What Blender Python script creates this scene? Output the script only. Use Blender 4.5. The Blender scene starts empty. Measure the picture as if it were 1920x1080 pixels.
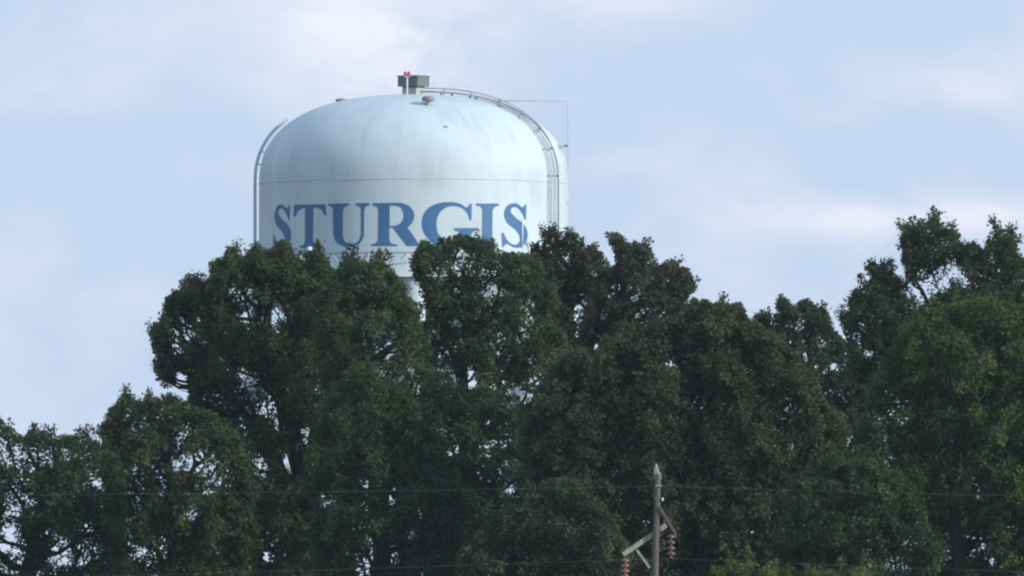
import bpy, bmesh, math, random
import numpy as np
from mathutils import Vector, Matrix

# ------------------------------------------------------------------ camera, sky, sun, exposure
S = bpy.context.scene
C = S.collection
F = 38500.0                       # focal length in pixels of a 1920 wide frame
PITCH = math.radians(1.75)
CAM = Vector((0, 0, 1.7))
cam = bpy.data.objects.new('camera', bpy.data.cameras.new('camera'))
C.objects.link(cam)
cam.location = CAM
cam.rotation_euler = (math.pi/2 + PITCH, 0, 0)
cam.data.sensor_width = 36
cam.data.lens = 36*F/1920
cam.data.clip_start = 1
cam.data.clip_end = 60000
S.camera = cam

SUN_AZ, SUN_EL = math.radians(118), math.radians(21)     # clockwise from +Y, above the horizon
sun_dir = Vector((math.sin(SUN_AZ)*math.cos(SUN_EL), math.cos(SUN_AZ)*math.cos(SUN_EL), math.sin(SUN_EL)))
W = bpy.data.worlds.new('World'); S.world = W; W.use_nodes = True

def N(nt, typ, **kw):
    n = nt.nodes.new(typ)
    for k, v in kw.items(): setattr(n, k, v)
    return n
def L(nt, a, b): nt.links.new(a, b)
def math_node(nt, op, a, b=None):
    n = N(nt, 'ShaderNodeMath', operation=op)
    for i, v in enumerate((a, b)):
        if v is None: continue
        if isinstance(v, (int, float)): n.inputs[i].default_value = v
        else: L(nt, v, n.inputs[i])
    return n.outputs[0]
def mix_col(nt, fac, a, b):
    n = N(nt, 'ShaderNodeMix', data_type='RGBA')
    for s, v in ((0, fac), (6, a), (7, b)):
        if isinstance(v, (int, float)): n.inputs[s].default_value = v
        elif isinstance(v, tuple): n.inputs[s].default_value = (*v, 1)
        else: L(nt, v, n.inputs[s])
    return n.outputs[2]

def build_world():
    nt = W.node_tree; nt.nodes.clear()
    out = N(nt, 'ShaderNodeOutputWorld'); bg = N(nt, 'ShaderNodeBackground')
    bg.inputs[1].default_value = 0.1
    L(nt, bg.outputs[0], out.inputs[0])
    sky = N(nt, 'ShaderNodeTexSky', sky_type='NISHITA', sun_disc=False)
    sky.sun_elevation = SUN_EL; sky.sun_rotation = SUN_AZ
    tc = N(nt, 'ShaderNodeTexCoord')
    sep = N(nt, 'ShaderNodeSeparateXYZ'); L(nt, tc.outputs['Generated'], sep.inputs[0])
    az = math_node(nt, 'ARCTAN2', sep.outputs[0], sep.outputs[1])
    el = math_node(nt, 'ARCSINE', sep.outputs[2])
    def noise(sx, sz, off, detail, rough, dist=0.0):
        m = N(nt, 'ShaderNodeMapping'); m.inputs['Scale'].default_value = (sx, sx, sz)
        m.inputs['Location'].default_value = off
        L(nt, tc.outputs['Generated'], m.inputs[0])
        n = N(nt, 'ShaderNodeTexNoise'); n.inputs['Scale'].default_value = 1
        n.inputs['Detail'].default_value = detail; n.inputs['Roughness'].default_value = rough
        n.inputs['Distortion'].default_value = dist
        L(nt, m.outputs[0], n.inputs[0]); return n.outputs[0]
    n1 = noise(64, 96, (3.1, 0.4, 1.3), 4, .5, .3)
    n3 = noise(260, 420, (5.2, 2.7, 3.3), 6, .58, .6)
    n2 = noise(170, 250, (1.2, 7.7, 0.2), 4, .55, .5)
    def blob(px, py, sx, sy, amp):
        a0 = (px-960)/F; e0 = PITCH + (540-py)/F
        dx = math_node(nt, 'MULTIPLY', math_node(nt, 'SUBTRACT', az, a0), F/sx)
        dy = math_node(nt, 'MULTIPLY', math_node(nt, 'SUBTRACT', el, e0), F/sy)
        r2 = math_node(nt, 'ADD', math_node(nt, 'MULTIPLY', dx, dx), math_node(nt, 'MULTIPLY', dy, dy))
        g = math_node(nt, 'POWER', 2.718, math_node(nt, 'MULTIPLY', r2, -1.0))
        ed = math_node(nt, 'ADD', math_node(nt, 'MULTIPLY', math_node(nt, 'SUBTRACT', n3, .5), 2.6), 1.0)
        return math_node(nt, 'MULTIPLY', math_node(nt, 'MULTIPLY', g, ed), amp)
    cloud = math_node(nt, 'MULTIPLY', math_node(nt, 'SUBTRACT', n1, .42), 1.3)
    cloud = math_node(nt, 'ADD', cloud, math_node(nt, 'MULTIPLY', math_node(nt, 'SUBTRACT', n2, .5), .9))
    for b in ((740, 70, 220, 140, .85), (1230, 0, 160, 40, .45), (1860, 160, 190, 60, .55), (1570, 408, 170, 36, .75),
              (1850, 408, 150, 40, .65), (1180, 300, 130, 30, .25), (100, 120, 260, 120, .25), (40, 430, 130, 80, .06)):
        cloud = math_node(nt, 'ADD', cloud, blob(*b))
    for b in ((250, 245, 330, 34, -.22), (1500, 40, 260, 80, -.06), (1780, 290, 240, 80, -.28), (1330, 130, 200, 70, -.10), (1200, 290, 150, 60, -.10)):
        cloud = math_node(nt, 'ADD', cloud, blob(*b))
    cl = N(nt, 'ShaderNodeClamp'); L(nt, cloud, cl.inputs[0])
    veil = mix_col(nt, cl.outputs[0], (5.8, 7.42, 9.85), (9.6, 9.7, 11.1))
    col = mix_col(nt, .84, sky.outputs[0], veil)
    L(nt, col, bg.inputs[0])
build_world()

sun = bpy.data.objects.new('sun', bpy.data.lights.new('sun', 'SUN'))
C.objects.link(sun)
sun.data.energy = 4.1; sun.data.angle = math.radians(.6); sun.data.color = (1, .96, .89)
sun.rotation_euler = sun_dir.to_track_quat('Z', 'Y').to_euler()
S.view_settings.view_transform = 'Standard'; S.view_settings.look = 'None'
S.view_settings.exposure = 0; S.view_settings.gamma = 1; S.view_settings.use_curve_mapping = False
S.render.engine = 'CYCLES'
S.cycles.use_denoising = True
S.cycles.max_bounces = 8; S.cycles.transparent_max_bounces = 8
S.cycles.pixel_filter_type = 'BLACKMAN_HARRIS'; S.cycles.filter_width = 2.25

HAZE = 3.4e-5

# ------------------------------------------------------------------ helpers
cp, sp = math.cos(PITCH), math.sin(PITCH)
def ray(px, py):
    u, v = (px-960)/F, (540-py)/F
    return Vector((u, cp - v*sp, sp + v*cp))
def at(px, py, Y):                     # the point at depth Y on the sight line of a photo pixel
    d = ray(px, py); return CAM + d*(Y/d.y)

class MB:
    def __init__(s): s.v, s.f = [], []
    def box(s, c, size, M=None):
        M = M or Matrix.Identity(3); b = len(s.v); c = Vector(c)
        for z in (-1, 1):
            for y in (-1, 1):
                for x in (-1, 1):
                    s.v.append(c + M @ Vector((x*size[0]/2, y*size[1]/2, z*size[2]/2)))
        for q in ((0,2,3,1), (4,5,7,6), (0,1,5,4), (2,6,7,3), (0,4,6,2), (1,3,7,5)):
            s.f.append(tuple(b+i for i in q))
        return s
    def bar(s, a, b, w, d, up=(0,1,0)):       # rectangular bar from a to b
        a, b = Vector(a), Vector(b); z = (b-a); ln = z.length; z.normalize()
        y = Vector(up); y = (y - z*y.dot(z)).normalized(); x = y.cross(z)
        return s.box((a+b)/2, (w, d, ln), Matrix((x, y, z)).transposed())
    def tube(s, pts, r, n=8, caps=True):
        pts = [Vector(p) for p in pts]; k = len(pts)
        rs = r if isinstance(r, (list, tuple)) else [r]*k
        b = len(s.v); ref = None
        for i, p in enumerate(pts):
            t = (pts[min(i+1, k-1)] - pts[max(i-1, 0)]).normalized()
            if ref is None: ref = t.orthogonal().normalized()
            ref = (ref - t*ref.dot(t)).normalized(); o = t.cross(ref)
            for j in range(n):
                a = 2*math.pi*j/n
                s.v.append(p + (ref*math.cos(a) + o*math.sin(a))*rs[i])
        for i in range(k-1):
            for j in range(n):
                j2 = (j+1) % n
                s.f.append((b+i*n+j, b+i*n+j2, b+(i+1)*n+j2, b+(i+1)*n+j))
        if caps:
            s.f.append(tuple(b+j for j in range(n))[::-1]); s.f.append(tuple(b+(k-1)*n+j for j in range(n)))
        return s
    def lathe(s, prof, n=48, c=(0,0,0), a0=0.0, a1=None):   # prof: (radius, z)
        b = len(s.v); c = Vector(c); full = a1 is None
        m = n if full else n+1
        for r, z in prof:
            for j in range(m):
                a = 2*math.pi*j/n if full else a0 + (a1-a0)*j/n
                s.v.append(c + Vector((r*math.sin(a), -r*math.cos(a), z)))
        for i in range(len(prof)-1):
            for j in range(n):
                j2 = (j+1) % m
                s.f.append((b+i*m+j, b+i*m+j2, b+(i+1)*m+j2, b+(i+1)*m+j))
        return s
    def build(s, name, mat, parent=None, smooth=None):
        me = bpy.data.meshes.new(name); me.from_pydata([tuple(v) for v in s.v], [], s.f)
        return link(name, me, mat, parent, smooth)

def link(name, me, mat, parent=None, smooth=None):
    me.materials.append(mat)
    if smooth is not None:
        me.shade_smooth()
        if smooth < 180: me.set_sharp_from_angle(angle=math.radians(smooth))
    o = bpy.data.objects.new(name, me); C.objects.link(o); o.parent = parent
    return o
def thing(name, label, cat, loc=(0,0,0), group=None):
    o = bpy.data.objects.new(name, None); C.objects.link(o)
    o.location = loc; o.empty_display_size = .5
    return tag(o, label, cat, group)
def tag(o, label, cat, group=None):
    o['label'] = label; o['category'] = cat
    if group: o['group'] = group
    return o

def mat(name, col, rough=.6, spec=.4, metal=0.0, var=.0, scale=3.0, stretch=(1,1,1), col2=None, bump=0.0):
    m = bpy.data.materials.new(name); m.use_nodes = True; nt = m.node_tree
    p = nt.nodes['Principled BSDF']
    p.inputs['Base Color'].default_value = (*col, 1); p.inputs['Roughness'].default_value = rough
    p.inputs['Specular IOR Level'].default_value = spec; p.inputs['Metallic'].default_value = metal
    if var > 0:
        tc = N(nt, 'ShaderNodeTexCoord'); mp = N(nt, 'ShaderNodeMapping'); mp.inputs['Scale'].default_value = stretch
        L(nt, tc.outputs['Object'], mp.inputs[0])
        n = N(nt, 'ShaderNodeTexNoise'); n.inputs['Scale'].default_value = scale; n.inputs['Detail'].default_value = 6
        n.inputs['Roughness'].default_value = .6
        L(nt, mp.outputs[0], n.inputs[0])
        r = N(nt, 'ShaderNodeMapRange'); r.inputs[1].default_value = .35; r.inputs[2].default_value = .7
        r.inputs[3].default_value = 0; r.inputs[4].default_value = var
        L(nt, n.outputs[0], r.inputs[0])
        L(nt, mix_col(nt, r.outputs[0], col, col2 or tuple(c*.5 for c in col)), p.inputs['Base Color'])
        if bump:
            bp = N(nt, 'ShaderNodeBump'); bp.inputs['Strength'].default_value = bump; bp.inputs['Distance'].default_value = .02
            L(nt, n.outputs[0], bp.inputs['Height']); L(nt, bp.outputs[0], p.inputs['Normal'])
    return m

M_grey = mat('grey_steel', (.42, .48, .50), .5, .4, var=.6, scale=2)
M_vent = mat('weathered_vent', (.14, .17, .18), .6, .3, var=.6, scale=4)
M_neck = mat('pale_vent_neck', (.40, .44, .40), .6, .3, var=.4, scale=4)
M_brownvent = mat('brown_vent_cap', (.24, .24, .25), .6, .3, var=.7, scale=6, col2=(.22, .16, .14))
M_pale = mat('pale_paint', (.62, .68, .70), .45, .5, var=.3, scale=2)
M_white = mat('white_paint', (.80, .83, .84), .4, .5)
M_dark = mat('dark_steel', (.10, .12, .13), .5, .4, var=.4)
M_rail = mat('rail_paint', (.20, .23, .25), .5, .4, var=.3)
M_red = mat('red_lens', (.46, .03, .07), .25, .5)
M_seam = mat('weld_grime', (.40, .46, .48), .7, .2, var=.8, scale=1.5, col2=(.62, .67, .67))
M_blue = mat('blue_letter_paint', (.043, .135, .27), .55, .3, var=.55, scale=1.6, stretch=(1,1,.3), col2=(.065, .165, .33))
M_pole = mat('weathered_pole_wood', (.128, .115, .107), .85, .15, var=.8, scale=5, stretch=(6,6,.35), col2=(.075, .06, .055), bump=.6)
M_raw = mat('split_pale_wood', (.31, .29, .25), .8, .15, var=.7, scale=6, stretch=(5,5,.4), col2=(.2, .18, .15), bump=.5)
M_arm = mat('greyed_timber', (.33, .35, .30), .85, .15, var=.7, scale=5, stretch=(3,3,1), col2=(.15, .14, .13), bump=.4)
M_insul = mat('brown_glazed_porcelain', (.13, .060, .042), .18, .6, var=.4, scale=6, col2=(.09, .03, .02))
M_orange = mat('orange_glazed_porcelain', (.22, .10, .04), .18, .6, var=.4, scale=6, col2=(.15, .05, .02))
M_wire = mat('weathered_wire', (.10, .115, .12), .6, .3)
M_bark = mat('bark', (.046, .040, .035), .9, .1, var=.8, scale=3, stretch=(3,3,.6), col2=(.024, .021, .019), bump=.8)
M_bark_red = mat('reddish_bark', (.060, .036, .032), .9, .1, var=.8, scale=3, stretch=(3,3,.6), col2=(.030, .020, .020), bump=.8)

def tank_mat():
    m = bpy.data.materials.new('tank_paint'); m.use_nodes = True; nt = m.node_tree; p = nt.nodes['Principled BSDF']
    p.inputs['Roughness'].default_value = .62; p.inputs['Specular IOR Level'].default_value = .3
    tc = N(nt, 'ShaderNodeTexCoord'); sep = N(nt, 'ShaderNodeSeparateXYZ'); L(nt, tc.outputs['Object'], sep.inputs[0])
    ang = math_node(nt, 'ARCTAN2', sep.outputs[0], math_node(nt, 'MULTIPLY', sep.outputs[1], -1))
    cmb = N(nt, 'ShaderNodeCombineXYZ'); L(nt, math_node(nt, 'MULTIPLY', ang, 9.0), cmb.inputs[0])
    L(nt, math_node(nt, 'MULTIPLY', sep.outputs[2], .22), cmb.inputs[1])
    n1 = N(nt, 'ShaderNodeTexNoise'); n1.inputs['Scale'].default_value = 1.4; n1.inputs['Detail'].default_value = 7; n1.inputs['Roughness'].default_value = .65
    L(nt, cmb.outputs[0], n1.inputs[0])
    n2 = N(nt, 'ShaderNodeTexNoise'); n2.inputs['Scale'].default_value = .45; n2.inputs['Detail'].default_value = 5
    L(nt, tc.outputs['Object'], n2.inputs[0])
    g = math_node(nt, 'MULTIPLY', n1.outputs[0], n2.outputs[0])
    r = N(nt, 'ShaderNodeMapRange'); r.inputs[1].default_value = .20; r.inputs[2].default_value = .40; r.inputs[3].default_value = 0; r.inputs[4].default_value = .52
    L(nt, g, r.inputs[0])
    L(nt, mix_col(nt, r.outputs[0], (.49, .585, .635), (.34, .41, .45)), p.inputs['Base Color'])
    w = N(nt, 'ShaderNodeTexNoise'); w.inputs['Scale'].default_value = .7; L(nt, tc.outputs['Object'], w.inputs[0])
    bp = N(nt, 'ShaderNodeBump'); bp.inputs['Strength'].default_value = .25; bp.inputs['Distance'].default_value = .08
    L(nt, w.outputs[0], bp.inputs['Height']); L(nt, bp.outputs[0], p.inputs['Normal'])
    return m
M_tank = tank_mat()

# ------------------------------------------------------------------ ground
gm = bpy.data.materials.new('field_grass'); gm.use_nodes = True
nt = gm.node_tree; p = nt.nodes['Principled BSDF']; p.inputs['Roughness'].default_value = .9
tc = N(nt, 'ShaderNodeTexCoord'); n = N(nt, 'ShaderNodeTexNoise'); n.inputs['Scale'].default_value = .05; n.inputs['Detail'].default_value = 8
L(nt, tc.outputs['Object'], n.inputs[0]); L(nt, mix_col(nt, n.outputs[0], (.05, .07, .03), (.12, .11, .06)), p.inputs['Base Color'])
g = MB(); G = 12000
g.v = [(-G, -G, 0), (G, -G, 0), (G, G, 0), (-G, G, 0)]; g.f = [(0, 1, 2, 3)]
gd = g.build('ground', gm); gd['kind'] = 'structure'

hz = bpy.data.materials.new('haze'); hz.use_nodes = True; nt = hz.node_tree; nt.nodes.clear()
ho = N(nt, 'ShaderNodeOutputMaterial'); hv = N(nt, 'ShaderNodeVolumePrincipled')
hv.inputs['Color'].default_value = (.78, .90, 1, 1); hv.inputs['Density'].default_value = HAZE; hv.inputs['Anisotropy'].default_value = .2
L(nt, hv.outputs[0], ho.inputs['Volume'])
hb = MB().box((0, 0, 22.5), (2*G+200, 2*G+200, 47)).build('haze', hz); hb['kind'] = 'stuff'

# ------------------------------------------------------------------ water tower
TY = 1000.0
PX = F/TY                                   # pixels of the photo per metre at the tower
base = at(775.5, 335, TY); TX = base.x
R = 290.0/PX
axis = Vector((TX, TY, 0))
zc = lambda py: at(775.5, py, TY - R).z     # height of a mark seen on the front of the tank
zs = lambda py: at(775.5, py, TY).z         # height of something seen in profile
Z_SEAM = zc(335); Z_BAL = zc(513); Z_TOP = zs(177.5)
tower = thing('water_tower', 'pale blue white domed water tower on steel legs, lettered STURGIS, behind the trees', 'water tower', (TX, TY, 0))
def loc(v): return Vector(v) - axis         # world to tower space
def dome_r(z):                              # outer radius of the roof at a height
    t = max(0, min(1, (z - Z_SEAM)/(Z_TOP - Z_SEAM))); return R*max(0, 1 - t**2.4)**(1/2.4)
def merid(a, n=40, off=0.0, z0=None, top=1.0):  # meridian of the tank at azimuth a: from z0 up over the dome, lifted by off
    pts = []
    z0 = Z_BAL if z0 is None else z0
    for i in range(6): pts.append((R+off, z0 + (Z_SEAM - z0)*i/6))
    for i in range(n+1):
        ph = (math.pi/2)*top*i/n
        c_, s_ = math.cos(ph), math.sin(ph)
        r, z = R*c_**(2/2.4), (Z_TOP-Z_SEAM)*s_**(2/2.4)
        nr, nz = (c_**(2-2/2.4))/R, (s_**(2-2/2.4))/(Z_TOP-Z_SEAM)
        k = math.hypot(nr, nz) or 1
        pts.append((r + off*nr/k, Z_SEAM + z + off*nz/k))
    return [Vector((r*math.sin(a), -r*math.cos(a), z)) for r, z in pts]

# shell: bowl underneath, straight band, domed roof
prof = []
for i in range(13):
    ph = math.pi/2*i/12; prof.append((R*math.sin(ph)*.999 + .001, Z_BAL - R*.42*math.cos(ph)))
for i in range(1, 9): prof.append((R, Z_BAL + (Z_SEAM-Z_BAL)*i/8))
for i in range(1, 41):
    ph = math.pi/2*i/40
    prof.append((max(.001, R*math.cos(ph)**(2/2.4)), Z_SEAM + (Z_TOP-Z_SEAM)*math.sin(ph)**(2/2.4)))
tank = MB().lathe(prof, 160).build('tank', M_tank, tower, 180)
def ring(r, z, t, n=160):
    return [Vector((r*math.sin(2*math.pi*j/n), -r*math.cos(2*math.pi*j/n), z)) for j in range(n)]
def hoop(mb, r, z, t, k=5, n=160):
    b = len(mb.v)
    for j in range(n):
        a = 2*math.pi*j/n
        for q in range(k):
            h = 2*math.pi*q/k
            rr = r + t*math.cos(h); mb.v.append(Vector((rr*math.sin(a), -rr*math.cos(a), z + t*math.sin(h))))
    for j in range(n):
        for q in range(k):
            j2, q2 = (j+1) % n, (q+1) % k
            mb.f.append((b+j*k+q, b+j*k+q2, b+j2*k+q2, b+j2*k+q))
    return mb
hoop(MB(), R, Z_SEAM, .022).build('weld_seam', M_seam, tank, 180)
for k in range(10):
    a = math.radians(-85 + 36*k + 9)
    MB().tube([q*1.0 for q in merid(a, 26, .002, Z_SEAM, .82)], .016, 4).build('weld_seam', M_tank, tank, 180)

# lettering: outlines measured from the photograph, laid on the shell as thin raised plates
def spline(pts, k=6):
    n = len(pts); out = []
    P = lambda i: Vector(pts[i % n][:2])
    cor = lambda i: pts[i % n][2]
    for i in range(n):
        a, b = P(i), P(i+1)
        if cor(i) and cor(i+1): out.append(a); continue
        ta = (b - P(i-1))*.5 if not cor(i) else None
        tb = (P(i+2) - a)*.5 if not cor(i+1) else None
        lim = (b-a).length
        if ta is None: ta = (b-a)*1.0 if tb is None else (b-a)*1.5 - tb*.5
        if tb is None: tb = (b-a)*1.5 - ta*.5
        for t_ in (ta, tb):
            if t_.length > 1.5*lim: t_ *= 1.5*lim/t_.length
        for j in range(k):
            t = j/k
            out.append(a*(2*t**3-3*t*t+1) + ta*(t**3-2*t*t+t) + b*(-2*t**3+3*t*t) + tb*(t**3-t*t))
    return out
c_, s_ = 1, 0
LT = [(495,135,c_),(1060,122,c_),(1075,325,c_),(1035,325,c_),(1018,275,s_),(975,220,s_),(920,192,s_),(845,186,c_),(833,760,c_),(845,812,s_),(880,852,s_),(940,865,c_),(938,905,c_),(595,912,c_),(595,878,c_),(650,860,s_),(682,822,s_),(690,770,c_),(692,195,c_),(635,204,s_),(580,238,s_),(542,290,s_),(520,350,c_),(482,352,c_)]
LU = [(1105,115,c_),(1485,106,c_),(1485,148,c_),(1425,162,s_),(1388,202,s_),(1374,260,c_),(1372,690,c_),(1395,765,s_),(1440,818,s_),(1510,838,s_),(1585,826,s_),(1650,785,s_),(1685,720,s_),(1697,640,c_),(1702,240,c_),(1692,192,s_),(1665,160,s_),(1610,147,c_),(1610,104,c_),(1850,100,c_),(1850,145,c_),(1800,157,s_),(1768,190,s_),(1756,240,c_),(1750,650,c_),(1738,725,s_),(1690,810,s_),(1610,868,s_),(1500,893,s_),(1380,885,s_),(1290,840,s_),(1225,760,s_),(1200,650,c_),(1195,240,c_),(1185,195,s_),(1160,165,s_),(1105,152,c_)]
LR = [(178,106,c_),(560,96,c_),(680,100,s_),(800,135,s_),(890,210,s_),(930,310,s_),(915,410,s_),(870,485,s_),(805,540,c_),(1000,820,c_),(1045,842,s_),(1090,845,c_),(1090,878,c_),(795,880,c_),(545,550,c_),(480,550,c_),(480,755,c_),(495,802,s_),(535,836,s_),(615,845,c_),(615,880,c_),(150,880,c_),(150,846,c_),(220,832,s_),(262,796,s_),(278,740,c_),(285,250,c_),(277,200,s_),(250,166,s_),(178,150,c_)]
LRh = [(487,150,c_),(570,150,c_),(655,168,s_),(712,220,s_),(738,310,s_),(725,400,s_),(680,465,s_),(600,505,s_),(540,515,c_),(487,515,c_)]
LG = [(1065,455,s_),(1090,320,s_),(1170,205,s_),(1300,125,s_),(1450,90,s_),(1600,85,s_),(1720,103,s_),(1800,140,s_),(1853,180,s_),(1898,165,s_),(1928,115,c_),(1963,110,c_),(1958,415,c_),(1923,415,c_),(1905,350,s_),(1870,270,s_),(1800,205,s_),(1720,168,s_),(1600,160,s_),(1500,185,s_),(1410,250,s_),(1350,350,s_),(1330,470,s_),(1340,590,s_),(1380,690,s_),(1450,770,s_),(1540,825,s_),(1640,845,s_),(1745,828,c_),(1747,700,c_),(1740,650,s_),(1710,612,s_),(1645,600,c_),(1645,555,c_),(2073,550,c_),(2073,595,c_),(2012,607,s_),(1970,642,s_),(1952,700,c_),(1950,815,c_),(1880,858,s_),(1750,895,s_),(1600,908,s_),(1450,893,s_),(1320,850,s_),(1220,785,s_),(1120,670,s_),(1075,560,s_)]
LI = [(310,110,c_),(722,110,c_),(722,155,c_),(668,167,s_),(625,202,s_),(608,260,c_),(605,740,c_),(615,800,s_),(650,840,s_),(715,850,c_),(715,890,c_),(310,890,c_),(310,850,c_),(370,840,s_),(405,800,s_),(415,740,c_),(425,250,c_),(415,205,s_),(382,167,s_),(310,153,c_)]
LS = [(1190,130,c_),(1218,130,c_),(1208,400,c_),(1180,400,c_),(1163,340,s_),(1120,260,s_),(1060,195,s_),(1000,175,s_),(948,205,s_),(940,265,s_),(1010,350,s_),(1100,425,s_),(1172,490,s_),(1225,580,s_),(1240,690,s_),(1215,800,s_),(1150,880,s_),(1060,910,s_),(980,897,s_),(900,852,s_),(868,842,s_),(835,852,s_),(810,895,c_),(778,895,c_),(768,640,c_),(812,640,c_),(840,710,s_),(890,790,s_),(960,840,s_),(1030,850,s_),(1085,810,s_),(1100,740,s_),(1070,650,s_),(1000,570,s_),(900,490,s_),(840,410,s_),(815,310,s_),(830,220,s_),(880,145,s_),(950,110,s_),(1020,105,s_),(1080,130,s_),(1130,175,s_),(1165,170,s_)]
def on_shell(px, py):                      # arc length and height of a photo pixel on the cylinder
    d = ray(px, py); ox, oy = CAM.x - TX, CAM.y - TY
    A = d.x*d.x + d.y*d.y; B = ox*d.x + oy*d.y; D = B*B - A*(ox*ox + oy*oy - R*R)
    t = (-B - math.sqrt(max(D, 0)))/A; q = CAM + d*t
    return Vector((R*math.atan2(q.x-TX, -(q.y-TY)), q.z))
def letter(loops, parent):
    cu = bpy.data.curves.new('outline', 'CURVE'); cu.dimensions = '2D'; cu.fill_mode = 'BOTH'; cu.extrude = .006
    for lp in loops:
        s = cu.splines.new('POLY'); s.points.add(len(lp)-1); s.use_cyclic_u = True
        for pnt, q in zip(s.points, lp): pnt.co = (q.x, q.y, 0, 1)
    tmp = bpy.data.objects.new('outline', cu); C.objects.link(tmp)
    dg = bpy.context.evaluated_depsgraph_get(); me = bpy.data.meshes.new_from_object(tmp.evaluated_get(dg))
    bpy.data.objects.remove(tmp); bpy.data.curves.remove(cu)
    bm = bmesh.new(); bm.from_mesh(me)
    xs = [v.co.x for v in bm.verts]; x = math.floor(min(xs)/.15)*.15 + .15
    while x < max(xs):
        bmesh.ops.bisect_plane(bm, geom=bm.verts[:]+bm.edges[:]+bm.faces[:], plane_co=(x, 0, 0), plane_no=(1, 0, 0), dist=1e-5); x += .15
    for v in bm.verts:
        a = v.co.x/R; rr = R + .004 + v.co.z; v.co = (rr*math.sin(a), -rr*math.cos(a), v.co.y)
    bm.to_mesh(me); bm.free(); me.materials.clear()
    return link('letter', me, M_blue, parent)
def crop(pts, x0): return [on_shell(x0 + q.x/9.6, 370 + q.y/9.6) for q in spline(pts)]
S2 = crop(LS, 860)
x0, x1 = min(q.x for q in S2), max(q.x for q in S2)
sl = on_shell(512.3, 420).x; sr = on_shell(546, 420).x
S1 = [Vector((sl + (q.x-x0)/(x1-x0)*(sr-sl), q.y)) for q in S2]
for loops in ([S1], [crop(LT, 500)], [crop(LU, 500)], [crop(LR, 680), crop(LRh, 680)], [crop(LG, 680)], [crop(LI, 860)], [S2]):
    letter(loops, tank)
# thin pale conduit running over the last letter
q0, q1 = on_shell(979, 410), on_shell(978.5, 466)
MB().tube([Vector((q.x and (R+.03)*math.sin(q.x/R), -(R+.03)*math.cos(q.x/R), q.y)) for q in (q0, q1)], .03, 6).build('conduit', M_white, tank, 180)

# balcony
RB = R + .62
bal = MB().lathe([(R-.02, Z_BAL-.16), (RB, Z_BAL-.16), (RB+.02, Z_BAL-.16), (RB+.02, Z_BAL+.02), (RB, Z_BAL+.02), (R-.02, Z_BAL+.02)], 160).build('balcony', M_pale, tower, 40)
ZR = zc(474.5)
hoop(MB(), RB, ZR, .032).build('top_rail', M_rail, bal, 180)
hoop(MB(), RB, (ZR+Z_BAL)/2, .014).build('middle_rail', M_pale, bal, 180)
NB = 27
post_me = MB().box((0, 0, (ZR+Z_BAL)/2), (.05, .05, ZR-Z_BAL)).build('post', M_pale, bal)
brace_me = MB().bar((0, 0, ZR-.02), (.62, 0, Z_BAL+.3), .04, .03).build('diagonal_brace', M_white, bal)
knee_me = MB().bar((0, 0, ZR-.02), (-.3, 0, ZR-.3), .05, .04).build('knee_brace', M_rail, bal)
for k in range(NB):
    a = math.radians(-2 + 360/NB*k)
    for src in (post_me, brace_me, knee_me):
        o = src if k == 0 else src.copy()
        if k: C.objects.link(o); o.parent = bal
        o.location = (RB*math.sin(a), -RB*math.cos(a), 0); o.rotation_euler = (0, 0, a)
# legs, riser, bracing
legs = []
for k in range(8):
    a = math.radians(45*k + .5)
    top = Vector(((R-.15)*math.sin(a), -(R-.15)*math.cos(a), Z_BAL-.165)); bot = Vector(((R+1.0)*math.sin(a), -(R+1.0)*math.cos(a), 0))
    legs.append((top, bot))
    MB().tube([bot, top], .54, 24).build('leg', M_tank, tower, 60)
MB().tube([(0, 0, 0), (0, 0, Z_BAL - R*.40)], .9, 32).build('riser_pipe', M_tank, tower, 60)
for lvl in (.34, .68):
    for k in range(8):
        (t0, b0), (t1, b1) = legs[k], legs[(k+1) % 8]
        MB().tube([b0.lerp(t0, lvl), b1.lerp(t1, lvl)], .12, 8).build('strut', M_tank, tower, 60)
for lo, hi in ((.02, .34), (.34, .68), (.68, .97)):
    for k in range(8):
        (t0, b0), (t1, b1) = legs[k], legs[(k+1) % 8]
        MB().tube([b0.lerp(t0, lo), b1.lerp(t1, hi)], .03, 6).build('tie_rod', M_pale, tower, 180)
        MB().tube([b1.lerp(t1, lo), b0.lerp(t0, hi)], .03, 6).build('tie_rod', M_pale, tower, 180)

# roof vent house: square cap on a square neck, turned 31 degrees
vz = lambda py: zs(py)
vc = loc(at(775.3, 160, TY)); rot = Matrix.Rotation(math.radians(-31), 3, 'Z')
def sq(w, y0, y1, extra=0):
    return ((vc.x, 0, (vz(y0)+vz(y1))/2), (w, w, vz(y0)-vz(y1)+extra), rot)
neck = MB().box(*sq(31/PX, 165, 181)).build('vent_neck', M_neck, tower)
MB().box(*sq(30/PX, 159, 171.5)).build('cap_shadow_box', M_dark, neck)  # dark box stands in for the cap's shadow on the upper neck
cap = MB(); cap.box(*sq(43/PX, 142.5, 162.6)); cap.build('vent_cap', M_vent, tower)
MB().box(*sq(45.5/PX, 142, 143.4)).build('cap_lid', M_vent, neck)
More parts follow.
